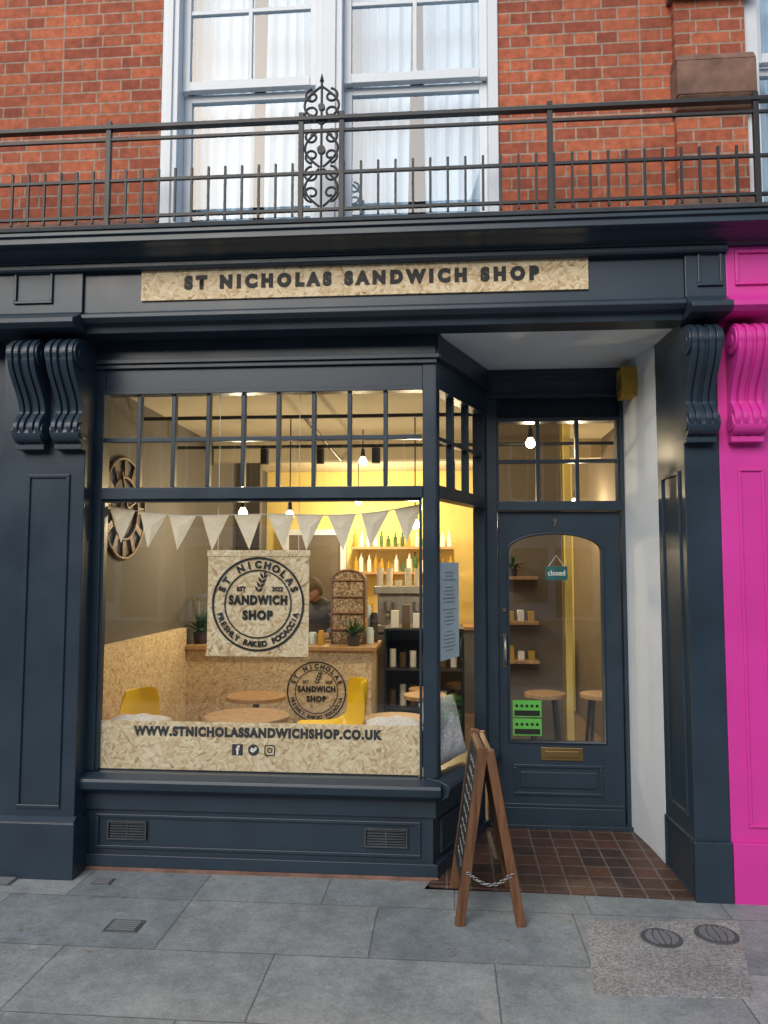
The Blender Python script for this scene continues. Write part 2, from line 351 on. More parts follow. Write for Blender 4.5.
for x0,x1 in ((-1.86,-1.64),(-.44,-.21)):
    vb.frame(x0,x1,.20,.30,WY+.03,.008,.02)
    for k in range(6): vb.box(x0+.012,x1-.012,WY+.018,WY+.031,.212+k*.014,.219+k*.014)
    vb.box((x0+x1)/2-.004,(x0+x1)/2+.004,WY+.016,WY+.031,.21,.295)
vb.done('riser_vents','lead',shop,.001)
A=Vector((-.05,WY,0)); Bp=Vector((.27,.94,0)); dv=(Bp-A); LEN=dv.length; ang=math.atan2(dv.y,dv.x)
MW=Matrix.Translation(A)@Matrix.Rotation(ang,4,'Z')
sb=B(); T0,T1=.0,.08
sb.box(0,.05,T0,T1,.57,2.85); sb.box(LEN-.06,LEN,T0,T1,.57,2.85)
sb.box(.05,LEN-.06,T0,T1,2.68,2.85); sb.box(.05,LEN-.06,T0-.01,T1,2.07,2.14)
for i in (1,2):
    x=.05+(LEN-.11)*i/3; sb.box(x-.011,x+.011,T0+.015,T1-.02,2.14,2.68)
sb.box(.05,LEN-.06,T0+.018,T1-.022,2.40,2.422)
sb.box(0,LEN,T0-.012,T1+.05,2.862,2.978); sb.box(.0,LEN,T0-.03,T1,2.84,2.866)
sb.prism([(0,.455),(-.03,.46),(-.07,.49),(-.08,.53),(-.07,.545),(-.02,.565),(.08,.575),(.08,.455)],-.02,LEN,'x')
sb.box(0.01,LEN,.03,.1,GZ-.02,.456); sb.box(0,LEN,.0,.031,GZ,.125); sb.box(0.0,LEN,.01,.031,.36,.452)
sb.frame(.1,LEN-.08,.15,.335,.03,.018,.014)
sb.done('bay_side_woodwork','navy',shop,.003,mw=MW)
fin('bay_side_glass',[(.05,.045,.57),(LEN-.06,.045,.57),(LEN-.06,.045,2.68),(.05,.045,2.68)],[(0,1,2,3)],'glass',shop,mw=MW)
fin('bay_front_glass',[(-1.94,WY+.035,.57),(-.13,WY+.035,.57),(-.13,WY+.035,2.68),(-1.94,WY+.035,2.68)],[(0,1,2,3)],'glass',shop)
DY=.96
db=B()
db.box(.26,.33,DY-.03,DY+.1,GZ,2.79); db.box(1.11,1.135,DY-.03,DY+.1,GZ,2.79)
db.box(.33,1.11,DY-.045,DY+.1,2.055,2.115)
db.box(.33,1.11,DY-.02,DY+.08,2.635,2.66)
for i in (1,2): x=.345+.75*i/3; db.box(x-.012,x+.012,DY-.005,DY+.04,2.115,2.635)
db.box(.345,1.095,DY-.003,DY+.038,2.365,2.389)
db.box(.33,.345,DY-.01,DY+.06,2.115,2.635); db.box(1.095,1.11,DY-.01,DY+.06,2.115,2.635)
db.box(.33,1.11,DY+.02,DY+.08,2.66,2.79)
db.box(.24,1.18,DY-.02,DY+.1,2.79,2.978); db.frame(.27,1.12,2.81,2.93,DY-.02,.015,.012)
db.box(.24,1.18,DY-.05,DY+.0,2.785,2.808)
for k in range(26):
    x=.34+k*.03; xe=min(x+.06,1.1)
    db.beam((x,DY+.012,2.665),(xe,DY+.012,2.785),.006,.006); db.beam((xe,DY+.008,2.665),(x,DY+.008,2.785),.006,.006)
db.done('door_frame','navy',shop,.002)
arch=[(.405,.60),(.985,.60),(.985,1.80)]+[(.695+.29*math.cos(t)*1.0,1.80+.105*math.sin(t)) for t in [math.pi*k/16 for k in range(1,16)]]+[(.405,1.80)]
plate('door_leaf',rect(.335,1.105,.10,2.05),[arch],DY,DY+.045,'navy',shop)
cx0=.695
bead=[(cx0+(x-cx0)*1.03,DY-.004,(z-1.2)*1.01+1.2) for x,z in arch]
curve('door_glass_bead',[bead],.009,'navy',shop,True)
d2=B(); d2.frame(.42,.97,.27,.46,DY,.02,.012); d2.box(.46,.93,DY-.01,DY+.001,.315,.415); d2.box(.34,1.10,DY-.022,DY+.0,.10,.2); d2.box(.34,1.1,DY-.01,DY+.0,.2,.22)
d2.done('door_panels','navy',shop,.004)
fin('door_glass',[(.405,DY+.03,.6),(.985,DY+.03,.6),(.985,DY+.03,1.91),(.405,DY+.03,1.91)],[(0,1,2,3)],'glass',shop)
fin('transom_glass',[(.34,DY+.03,2.11),(1.1,DY+.03,2.11),(1.1,DY+.03,2.64),(.34,DY+.03,2.64)],[(0,1,2,3)],'glass',shop)
lb=B(); lb.box(.59,.85,DY-.008,DY,.485,.565); lb.box(.615,.825,DY-.016,DY-.008,.505,.545); lb.done('letterbox','brass',shop,.003)
curve('door_handle',[[(.372,DY,1.08),(.372,DY-.04,1.1),(.372,DY-.05,1.16),(.372,DY-.04,1.23),(.372,DY,1.25)]],.009,'steel',shop)
hb=B(); hb.box(.36,.384,DY-.005,DY,1.06,1.27); hb.cyl((.372,DY-.012,1.42),.014,.012,14,'y'); hb.done('handle_plate','bronze',shop,.002)
text('house_number','7',.70,1.955,DY-.002,.022,.045,'brass',shop)
B().box(.27,1.14,DY-.06,DY+.1,GZ,.105).done('door_threshold','navy',shop,.003)
def pilaster(x0,x1,z1,mat,nm,panel=True,split=None):
    b=B()
    b.box(x0,x1,.03,.3,GZ-.02,z1)
    b.box(x0-.015,x1+.015,.0,.29,GZ-.02,.33); b.prism([(.0,.33),(.03,.36),(.1,.36),(.1,.33)],x0-.012,x1+.012)
    if panel: b.frame(x0+.16,x1-.08,.40,2.2,.03,.02,.012)
    b.done(nm,mat,shop,.004)
pilaster(-2.47,-1.985,3.0,'navy','left_pilaster')
def console(cx,w,mat,nm,zt=2.95,zb=2.34):
    H=zt-zb
    out=[]
    for i in range(49):
        t=i/48; z=zt-.01-(H-.03)*t
        if t<.22: d=.045+.15*math.sin(math.acos(max(-1,min(1,1-(t/.22)*1.25))))
        else:
            s=(t-.22)/.48
            if s<1: d=.19-.135*(1-math.cos(s*math.pi))/2
            else:
                u=(t-.70)/.30; d=.055+.06*math.sin(u*math.pi)
        out.append((-d+.03,z))
    def shrink(k): return [(y+k,z) for y,z in out]
    b=B()
    b.prism([(.04,zt-.01)]+shrink(.018)+[(.04,zb+.02)],cx-w/2+.004,cx+w/2-.004)
    for r0,r1 in ((-w/2,-w/2+.026),(-.038,-.012),(.012,.038),(w/2-.026,w/2)): b.prism([(.04,zt-.01)]+out+[(.04,zb+.02)],cx+r0,cx+r1)
    for sx in (-1,1):
        xx=cx+sx*w/2; x0=xx-(.012 if sx<0 else 0)
        b.cyl((x0,-.085,zt-.11),.07,.012,24,'x'); b.cyl((x0-.004,-.085,zt-.11),.03,.02,16,'x'); b.cyl((x0,-.03,zb+.09),.045,.012,20,'x')
    b.cyl((cx-w/2-.003,-.025,zb+.075),.05,w+.006,20,'x')
    b.box(cx-w/2-.003,cx+w/2+.003,-.03,.03,zb-.01,zb+.02)
    b.done(nm,mat,shop,.003)
console(-2.27,.15,'navy','console_bracket'); console(-2.055,.15,'navy','console_bracket')
b=B()
b.prism([(1.235,.03),(1.41,.03),(1.41,.46),(1.213,.46)],GZ-.02,3.0,'z')
b.box(1.225,1.408,.0,.03,GZ-.02,.33)
b.done('right_pilaster_navy','navy',shop,.004)
b=B()
def retframe(y0,y1,z0,z1,w=.02):
    def X(y): return 1.235-.022*(y-.03)/.43
    for a,c,z_0,z_1 in ((y0,y1,z1-w,z1),(y0,y1,z0,z0+w),(y0,y0+w,z0+w,z1-w),(y1-w,y1,z0+w,z1-w)):
        b.prism([(X(a)-.012,a),(X(a)+.004,a),(X(c)+.004,c),(X(c)-.012,c)],z_0,z_1,'z')
retframe(.10,.38,.42,2.2); retframe(.05,.45,.05,.33,.012)
b.done('right_pilaster_return_panel','navy',shop,.002)
b=B(); b.box(1.412,1.68,.03,.5,GZ-.02,3.0); b.box(1.412,1.69,.0,.03,GZ-.02,.33); b.frame(1.50,1.63,.40,2.2,.03,.015,.01)
b.done('right_pilaster_magenta','pink',shop,.004)
console(1.305,.145,'navy','console_bracket'); console(1.535,.155,'pink','console_bracket')
def ent(x0,x1,mat,nm,pan):
    b=B()
    b.prism([(-.10,3.07),(-.10,3.33),(.1,3.33),(.1,2.965),(-.17,2.965),(-.20,2.985),(-.20,3.01),(-.16,3.03),(-.125,3.05)],x0,x1)
    b.frame(*pan,-.10,.016,.014)
    b.done(nm,mat,shop,.003)
ent(-2.49,-1.965,'navy','left_entablature_block',(-2.35,-2.13,3.12,3.30))
ent(1.225,1.425,'navy','right_entablature_block',(1.285,1.41,3.12,3.30))
ent(1.427,1.74,'pink','magenta_entablature_block',(1.47,1.68,3.12,3.30))
b=B(); x0,x1=-1.965,1.225
b.prism([(-.08,3.07),(-.08,3.33),(.1,3.33),(.1,2.965),(-.045,2.965),(-.05,3.0),(-.09,3.01),(-.115,3.03),(-.115,3.05)],x0,x1)
b.done('fascia','navy',shop,.003)
b=B()
cor=[(.1,3.322),(-.12,3.322),(-.135,3.335),(-.175,3.345),(-.23,3.365),(-.27,3.37),(-.285,3.375),(-.285,3.405),(-.30,3.41),(-.30,3.43),(.1,3.44)]
b.prism(cor,-6.0,6.0); b.prism([(.1,3.29),(-.125,3.29),(-.135,3.30),(-.135,3.321),(.1,3.321)],-2.5,1.43); b.done('cornice','navy',shop,.002)
b=B(); b.prism([(-.31,3.432),(-.315,3.452),(.1,3.475),(.1,3.442),(-.29,3.434)],-6.0,6.0); b.done('cornice_lead','lead',shop,.002)
B().prism([(-.06,.02),(1.24,.02),(1.24,1.05),(.2,1.05)],2.98,3.03,'z').done('entrance_soffit','render',shop)
B().prism([(1.212,.461),(1.42,.461),(1.42,1.1),(1.125,1.1),(1.135,.92)],GZ-.02,2.979,'z').done('entrance_reveal_wall','render',shop)
B().prism([(-.12,.05),(1.26,.05),(1.20,1.0),(.2,1.0)],GZ-.1,GZ+.0,'z').done('entrance_base','stone',shop)
fin('entrance_tiles',[(-.10,.10,GZ+.008),(1.235,.06,GZ+.008),(1.15,.95,GZ+.045),(.24,.95,GZ+.045)],[(0,1,2,3)],'tile',shop)
B().prism([(-.09,.07),(1.23,.02),(1.23,.058),(-.10,.098)],GZ-.02,GZ+.012,'z').done('entrance_step_edge','tile',shop,.003)
b=B(); BY=.10
b.box(-6,-1.62,BY,.42,3.2,7.2); b.box(.30,1.25,BY,.42,3.2,7.2); b.box(1.25,1.62,BY-.05,.42,3.2,4.80); b.box(1.25,1.62,BY,.42,4.8,7.2)
b.box(3.5,6,BY,.42,3.2,7.2); b.box(-1.62,.30,BY,.42,6.0,7.2); b.box(1.62,3.5,BY,.42,6,7.2)
b.done('upper_brickwork','brick',shop)
b=B()
b.box(1.235,1.645,-.03,BY+.1,4.19,4.38); b.prism([(-.03,4.38),(.0,4.43),(.1,4.43),(.1,4.38)],1.235,1.645); b.prism([(-.03,4.19),(.02,4.13),(.1,4.13),(.1,4.19)],1.24,1.64)
b.box(1.21,1.67,-.05,BY+.1,4.84,4.92); b.prism([(-.02,4.78),(-.05,4.84),(.1,4.84),(.1,4.78)],1.22,1.66)
b.box(-6,-1.63,BY-.03,BY+.1,3.46,3.66); b.box(.31,1.24,BY-.03,BY+.1,3.46,3.60); b.box(1.24,1.64,BY-.08,BY+.1,3.46,3.66)
b.box(-1.75,.44,BY-.02,BY+.1,6.0,6.25)
b.done('stone_dressings','stone',shop,.008)
w=B(); y=BY
def sashpair(gx0,gx1):
    m=(gx0+gx1)/2; H=4.46
    w.box(gx0-.045,gx0,y+.05,y+.09,H,5.95); w.box(gx1,gx1+.045,y+.05,y+.09,H,5.95)
    w.box(gx0,gx1,y+.045,y+.09,H,H+.055); w.box(gx0,gx1,y+.05,y+.09,5.9,5.95)
    w.box(m-.012,m+.012,y+.055,y+.085,H+.055,5.9); w.box(gx0,gx1,y+.056,y+.084,4.93,4.955); w.box(gx0,gx1,y+.056,y+.084,5.4,5.425)
    w.box(gx0-.045,gx0,y+.095,y+.135,3.54,H); w.box(gx1,gx1+.045,y+.095,y+.135,3.54,H)
    w.box(gx0,gx1,y+.095,y+.135,H-.045,H-.001); w.box(gx0,gx1,y+.095,y+.135,3.54,3.60)
    v=[(gx0,y+.07,H+.05),(gx1,y+.07,H+.05),(gx1,y+.07,5.9),(gx0,y+.07,5.9),(gx0,y+.115,3.6),(gx1,y+.115,3.6),(gx1,y+.115,H-.04),(gx0,y+.115,H-.04)]
    fin('upper_window_glass',v,[(0,1,2,3),(4,5,6,7)],'glassup',shop)
    for a,c in ((gx0-.03,gx0+(gx1-gx0)*.44),(gx0+(gx1-gx0)*.58,gx1+.03)):
        cv=[];n=70
        for i in range(n+1):
            t=i/n; xx=a+(c-a)*t; ph=a*5
            for zz,k in ((3.5,1.5),(4.3,1.1),(5.1,.8),(5.95,.5)):
                yy=y+.27+k*(.022*math.sin(t*31+ph+zz*.3)+.010*math.sin(t*67+zz)); cv.append((xx+.02*math.sin(ph+t*5+zz),yy,zz))
        cf=[(4*i+k,4*i+4+k,4*i+5+k,4*i+1+k) for i in range(n) for k in range(3)]
        fin('net_curtain_panel',cv,cf,'curtain',shop,smooth=True)
w.box(-1.62,-1.525,y-.02,y+.16,3.5,6.0); w.box(-1.585,-1.555,y-.035,y-.02,3.5,6.0)
w.box(.245,.30,y-.02,y+.16,3.5,6.0); w.box(-.725,-.575,y-.02,y+.16,3.5,6.0); w.box(-.69,-.61,y-.035,y-.02,3.5,6.0)
w.box(-1.62,.30,y-.02,y+.16,5.95,6.0); w.box(-1.64,.33,y-.06,y+.16,3.455,3.54)
sashpair(-1.48,-.77); sashpair(-.53,.20)
w.box(1.625,1.70,y-.02,y+.16,3.5,6.0); w.box(2.6,2.75,y-.02,y+.16,3.5,6.0); w.box(3.44,3.5,y-.02,y+.16,3.5,6.0); w.box(1.62,3.5,y-.06,y+.16,3.455,3.54)
sashpair(1.745,2.55); sashpair(2.8,3.39)
w.done('upper_window_frames','white',shop,.003)
B().box(-6,6,.9,1.0,3.2,7.2).done('upper_room_back','greywall',shop)
B().box(-6,6,.42,1.0,3.3,3.35).done('upper_room_floor','floorwood',shop)
b=B(); b.box(-6,-2.47,.18,.35,GZ-.02,.6); b.box(-6,-2.47,.18,.35,2.4,3.3)
b.box(-2.62,-2.47,.15,.35,.6,2.4); b.box(-3.6,-3.5,.16,.35,.6,2.4); b.box(-6,-3.7,.2,.35,.6,2.4)
b.box(-3.5,-2.62,.22,.3,.1,2.02); b.box(-3.5,-2.62,.2,.3,2.02,2.08)
b.frame(-3.4,-2.72,.2,.9,.22,.02,.015); b.frame(-3.4,-2.72,1.0,1.9,.22,.02,.015)
b.box(-6,-2.49,-.08,.1,2.97,3.32)
b.prism([(-2.62,2.08),(-2.49,2.08),(-2.49,2.85),(-2.50,2.75),(-2.54,2.60),(-2.62,2.45)],.10,.16,'y')
b.done('neighbour_shopfront_left','navy',shop,.004)
b=B(); b.box(1.68,6,.18,.35,GZ-.02,.55); b.box(1.68,6,.18,.35,2.7,3.3); b.box(1.74,6,-.08,.1,2.97,3.32)
for x in (1.68,2.9,4.2,5.9): b.box(x,x+.08,.15,.3,.55,2.7)
b.box(1.68,6,.12,.3,.55,.62); b.box(1.68,6,.15,.3,2.1,2.16)
b.done('neighbour_shopfront_right','pink',shop,.004)
fin('neighbour_glass',[(1.7,.24,.6),(6,.24,.6),(6,.24,2.7),(1.7,.24,2.7)],[(0,1,2,3)],'glass',shop)
B().box(1.7,6,1.2,1.3,0,3.2).done('neighbour_interior','greywall',shop)
# ------------------------------------------------------------------ shop sign
sg=empty('shop_fascia_sign')
B().box(-1.64,.74,-.094,-.08,3.125,3.305).done('osb_board','osb',sg,.001)
text('lettering','ST NICHOLAS SANDWICH SHOP',-.455,3.178,-.0965,1.89,.080,'ink',sg,.085,1.6)
ws=empty('window_base_sign')
B().box(-1.935,-.135,WY+.04,WY+.05,.575,.835).done('osb_strip','osb',ws)
text('web_address','WWW.STNICHOLASSANDWICHSHOP.CO.UK',-1.04,.755,WY+.0385,1.39,.056,'ink',ws,.08,1.2)
ib=B()
for k,cx in enumerate((-1.145,-1.055,-.965)):
    if k==0: ib.box(cx-.03,cx+.03,WY+.038,WY+.0395,.66,.72)
    if k==1: ib.cyl((cx,WY+.038,.69),.031,.0015,24,'y')
ib.done('social_icons','ink',ws)
text('f_mark','f',-1.143,.664,WY+.0372,.022,.05,'cream',ws,.04)
def rr(cx,cz,h,r,n=6):
    p=[]
    for qx,qz,a0 in ((1,1,0),(-1,1,90),(-1,-1,180),(1,-1,270)):
        for k in range(n+1):
            a=math.radians(a0+90*k/n); p.append((cx+qx*(h-r)+r*math.cos(a),WY+.0375,cz+qz*(h-r)+r*math.sin(a)))
    return p
def rr(cx,cz,h,r,n=6):
    p=[]
    for qx,qz,a0 in ((1,1,0),(-1,1,90),(-1,-1,180),(1,-1,270)):
        for k in range(n+1):
            a=math.radians(a0+90*k/n); p.append((cx+qx*(h-r)+r*math.cos(a),WY+.0375,cz+qz*(h-r)+r*math.sin(a)))
    return p
curve('camera_mark',[rr(-.965,.69,.027,.01),[(-.965+.012*math.cos(t*.5),WY+.0375,.69+.012*math.sin(t*.5)) for t in range(13)]],.003,'ink',ws,True)
fin('bird_mark',[(-1.075,WY+.037,.685),(-1.06,WY+.037,.675),(-1.04,WY+.037,.69),(-1.035,WY+.037,.705),(-1.048,WY+.037,.707),(-1.052,WY+.037,.697),(-1.068,WY+.037,.704)],[(0,1,2,3,4,5,6)],'cream',ws)
hl=empty('hanging_logo_sign')
HY=WY+.06
ob=B(); ob.box(-1.335,-.76,HY,HY+.01,1.205,1.765); ob.box(-1.34,-.755,HY-.004,HY+.014,1.75,1.785); ob.box(-1.34,-.755,HY-.004,HY+.014,1.195,1.21); ob.done('osb_panel','osb',hl,.001)
logo('badge',-1.047,1.485,HY-.006,.262,'ink',hl)
curve('hanging_strings',[[(-1.28,HY,1.78),(-1.28,HY,2.68)],[(-.82,HY,1.78),(-.82,HY,2.68)]],.0018,'cream',hl)
bt=empty('bunting'); fl=B(); line=[]
nfl=10
def cat(t): return 2.045-.07*math.sin(t*math.pi)-.015*math.sin(t*3*math.pi)
for i in range(61):
    t=i/60; line.append((-1.95+1.83*t,WY+.10,cat(t)))
for i in range(nfl):
    t=(i+.5)/nfl+random.uniform(-.006,.006); x=-1.95+1.83*t; t0,t1=t-.042,t+.042
    n=len(fl.v); tw=random.uniform(-.03,.03)
    fl.v+=[(x-.08,WY+.10,cat(t0)),(x+.08,WY+.10,cat(t1)),(x+random.uniform(-.03,.03),WY+.10+tw,cat(t)-.2),(x+random.uniform(-.02,.02),WY+.10+tw*.8-.015,cat(t)-.07)]
    fl.f+=[(n,n+3,n+1),(n,n+2,n+3),(n+3,n+2,n+1)]
fl.done('pennants','cloth',bt); curve('string',[line],.003,'cream',bt)
mp=empty('menu_poster')
fin('sheet',[(.12,.035,1.17),(.42,.035,1.17),(.42,.035,1.72),(.12,.035,1.72)],[(0,1,2,3)],'poster',mp,mw=MW)
b=B()
for k in range(22):
    z=1.66-k*.021; l=random.uniform(.08,.2)
    if k in (3,9,15): continue
    b.box(.27-l/2,.27+l/2,.0325,.0335,z,z+.004)
b.done('printed_lines','grey',mp,mw=MW)
# ------------------------------------------------------------------ interior
room=empty('shop_interior')
FZ=.09
b=B(); b.box(-2.35,-2.25,.24,5.6,0,3.1); b.done('left_wall','greywall',room)
B().box(1.45,1.55,1.1,5.6,0,3.1).done('right_wall','brownwall',room)
B().box(-2.35,1.55,5.5,5.6,0,3.1).done('back_wall','yellowwall',room)
B().prism([(-2.35,.3),(-.02,.3),(.25,1.06),(1.55,1.06),(1.55,5.6),(-2.35,5.6)],2.90,2.96,'z').done('ceiling','ceil',room)
B().prism([(-2.35,.2),(-.12,.2),(.22,1.0),(1.2,1.0),(1.55,1.1),(1.55,5.6),(-2.35,5.6)],0,FZ,'z').done('floor','floorwood',room)
B().box(.30,.93,2.25,2.35,FZ,2.9).done('partition','brownwall',room)
B().box(.945,1.0,2.2,2.9,FZ,2.9).done('pier','yellowwall',room,.004)
B().box(-2.25,-2.0,4.1,4.2,FZ,2.9).done('stair_partition','greywall',room)
b=B(); b.box(-1.95,-1.3,5.42,5.49,FZ,2.1); b.done('back_door','brownwall',room)
b=B(); b.box(-2.02,-1.95,5.40,5.49,FZ,2.17); b.box(-1.3,-1.23,5.40,5.49,FZ,2.17); b.box(-1.95,-1.3,5.40,5.49,2.1,2.17); b.done('back_door_frame','white',room)
B().box(-2.25,-2.2,.3,2.4,FZ,1.18).done('osb_wainscot','osb',room)
B().box(-2.25,1.45,3.2,3.35,2.72,2.9).done('ceiling_beam','ceil',room)
B().box(.35,1.45,4.9,5.0,FZ,2.9).done('kitchen_partition','yellowwall',room)
sb=empty('stair_balustrade'); b=B()
b.box(-2.2,-1.75,2.62,2.66,1.42,1.46)
for k in range(6): x=-2.19+k*.085; b.box(x,x+.02,2.63,2.65,1.04,1.42)
b.done('rails','grey',sb,.002)
ct=empty('osb_counter')
c=B(); c.box(-2.2,-.62,2.40,2.46,FZ,1.0); c.box(-.68,-.62,2.46,3.0,FZ,1.0); c.done('front_panel','osb',ct)
B().box(-2.2,-.58,2.36,3.0,1.0,1.035).done('counter_top','tabletop',ct,.004)
logo('counter_badge',-1.08,.66,2.395,.25,'ink',ct)
bc=empty('back_counter')
B().box(-1.2,1.2,4.7,5.4,FZ,1.0).done('cabinet','grey',bc,.004); B().box(-1.25,1.2,4.65,5.42,1.0,1.04).done('worktop','tabletop',bc,.003)
sh=empty('bottle_shelf')
s=B()
for z in (1.62,1.92): s.box(-1.15,.1,5.2,5.48,z,z+.03)
s.done('shelves','tabletop',sh)
s=B(); s2=B(); s3=B()
for z in (1.65,1.95,1.04):
    for k in range(15):
        x=-1.10+k*.082+random.uniform(-.015,.015); q=random.choice((s,s2,s3)); h=random.uniform(.12,.24); r=random.uniform(.02,.034)
        q.cyl((x,5.3 if z>1.1 else 4.95,z),r,h*.7,10); q.cyl((x,5.3 if z>1.1 else 4.95,z+h*.7),r*.45,h*.3,8)
s.done('bottles','cream',sh); s2.done('bottles_green','plant',sh); s3.done('bottles_amber','amber',sh)
cm=empty('coffee_machine')
s=B(); s.box(-.75,-.15,4.0,4.45,1.02,1.1); s.box(-.72,-.18,4.1,4.45,1.1,1.42); s.box(-.75,-.15,3.98,4.46,1.42,1.5); s.cyl((-.6,3.92,1.2),.025,.19,12,'y'); s.cyl((-.3,3.92,1.2),.025,.19,12,'y'); s.cyl((-.6,4.04,1.24),.05,.1,14); s.cyl((-.3,4.04,1.24),.05,.1,14); s.done('body','steel',cm,.01)
s=B(); s.box(-1.0,.1,3.95,4.5,FZ,1.0); s.done('machine_counter','brownwall',cm,.004)
s=B()
for k in range(6):
    for q in range(random.choice((1,2,3))): s.cyl((-.7+k*.1,4.15,1.5+q*.065),.03,.06,10,'z',.037)
s.done('cups','cream',cm)
gr=empty('coffee_grinder'); s=B(); s.box(-.05,.1,4.1,4.35,1.0,1.35); s.cyl((.025,4.22,1.35),.04,.16,14,'z',.085); s.cyl((.025,4.22,1.51),.088,.02,14); s.done('grinder','black',gr,.006)
cl=empty('counter_jars')
s=B(); s2=B(); s3=B()
for (x,yy,r,h,q) in ((-.66,2.66,.035,.12,0),(-1.07,2.55,.03,.10,1),(-1.15,2.6,.04,.08,0),(-1.25,2.5,.03,.14,2),(-1.42,2.55,.035,.12,0),(-1.55,2.5,.045,.07,1),(-1.66,2.6,.03,.15,2),(-1.8,2.5,.04,.1,0),(-.72,2.72,.03,.2,1),(-.64,2.84,.035,.24,2),(-.70,2.9,.03,.3,0)):
    t=(s,s2,s3)[q]; t.cyl((x,yy,1.035),r,h,16); t.cyl((x,yy,1.035+h),r*.8,.02,16)
s.done('glass_jars','poster',cl,.003); s2.done('tins','amber',cl,.003); s3.done('bottles','pot',cl,.003)
df=empty('display_fridge'); s=B(); s.box(-.56,-.54,2.9,3.5,FZ,1.15); s.box(.14,.16,2.9,3.5,FZ,1.15); s.box(-.54,.14,3.47,3.5,FZ,1.15)
for z in (FZ,.42,.77,1.13): s.box(-.54,.14,2.92,3.47,z,z+.02)
s.done('carcass','black',df,.003)
s=B(); s2=B()
for z in (.44,.79):
    for k in range(7): (s if (k+int(z*10))%2 else s2).cyl((-.49+k*.093,3.1,z),.03,random.uniform(.1,.2),12)
for k in range(6): (s2 if k%2 else s).box(-.5+k*.1,-.43+k*.1,3.0,3.1,1.15,1.15+random.uniform(.06,.22))
s.done('bottled_drinks','cream',df); s2.done('cartons','bronze',df)
# tall wicker bread basket, round topped
bd=empty('wicker_bread_basket')
pts=[(-.985,1.036),(-.705,1.036),(-.70,1.58)]+[(-.845+.145*math.cos(t),1.58+.09*math.sin(t)) for t in [math.pi*k/12 for k in range(1,12)]]+[(-.99,1.58)]
B().prism(pts,2.60,2.88,'y').done('basket','wicker',bd,.012)
curve('rim',[[(x,2.597,z) for x,z in pts]],.010,'wood',bd,True)
curve('bands',[[(-.99,2.592,z),(-.70,2.592,z)] for z in (1.16,1.30,1.44,1.58)],.007,'wood',bd)
def plant(x,y,z,s=1):
    p=empty('potted_plant'); B().cyl((x,y,z),.05*s,.09*s,16,'z',.065*s).done('pot','pot',p)
    b=B()
    for k in range(70):
        a=random.uniform(0,6.28); el=random.uniform(.2,1.4); l=random.uniform(.1,.2)*s; d=Vector((math.cos(a)*math.cos(el),math.sin(a)*math.cos(el),math.sin(el)))
        o=Vector((x,y,z+.09*s)); m_=o+d*l*.6; e=o+d*l; e.z-=.03*s*(1.4-el); sd=d.cross(Vector((0,0,1))).normalized()*.014*s
        n=len(b.v); b.v+=[tuple(o),tuple(m_+sd),tuple(e),tuple(m_-sd)]; b.f.append((n,n+1,n+2,n+3))
    b.done('leaves','plant',p)
plant(-2.12,2.55,1.035,1.1); plant(-.78,2.46,1.035,.9); plant(.52,2.12,1.62,.7)
def table(x,y,r,z=.75):
    t=empty('round_table'); b=B(); b.cyl((x,y,z-.03),r,.03,36); b.done('top','tabletop',t,.004)
    b=B(); b.cyl((x,y,FZ),.025,z-.03-FZ,12); b.cyl((x,y,FZ),r*.75,.015,28); b.done('pedestal','black',t)
table(-1.40,1.63,.22); table(-1.27,.86,.27); table(-.32,.86,.2); table(-.16,1.78,.16)
def stool(x,y,z=.78,r=.15):
    t=empty('wooden_stool'); b=B(); b.cyl((x,y,z-.03),r,.03,28); b.done('seat','tabletop',t,.004); b=B()
    for k in range(4):
        a=math.pi/4+k*math.pi/2; b.beam((x+r*.6*math.cos(a),y+r*.6*math.sin(a),z-.03),(x+r*1.1*math.cos(a),y+r*1.1*math.sin(a),FZ),.022,.022)
    b.done('legs','black',t)
stool(.72,1.75); stool(1.12,1.75); stool(-.18,2.4,.70,.13)
def chair(x,y,rot):
    c=empty('yellow_chair'); v=[];f=[]; m=9
    prof=[(-.22,.44),(-.20,.455),(-.12,.45),(0,.44),(.10,.445),(.17,.48),(.20,.56),(.225,.66),(.245,.76),(.25,.83)]
    wid=[.19,.215,.23,.235,.235,.235,.23,.22,.20,.15]
    for (py,pz),wd in zip(prof,wid):
        for j in range(m):
            t=j/(m-1)*2-1; cu=abs(t)**3
            back=max(0,(pz-.46)/.4)
            v.append((wd*t*(1-.08*cu),py-.10*cu*back,pz+.07*cu*(1-back)))
    for i in range(len(prof)-1):
        for j in range(m-1): a=i*m+j; f.append((a,a+1,a+m+1,a+m))
    W=Matrix.Translation((x,y,FZ-.02))@Matrix.Rotation(rot,4,'Z')
    o=fin('shell',v,f,'yellow',c,smooth=True,mw=W); s=o.modifiers.new('s','SOLIDIFY'); s.thickness=.012; s=o.modifiers.new('ss','SUBSURF'); s.levels=1; s.render_levels=2
    b=B()
    for sx in (-1,1):
        for sy in (-1,1): b.beam((sx*.10,sy*.09,.43),(sx*.2,sy*.2,.02),.025,.025)
    b.done('legs','tabletop',c,mw=W)
chair(-1.82,.84,math.radians(72)); chair(-.80,1.42,math.radians(-66))
cu=empty('seat_cushion')
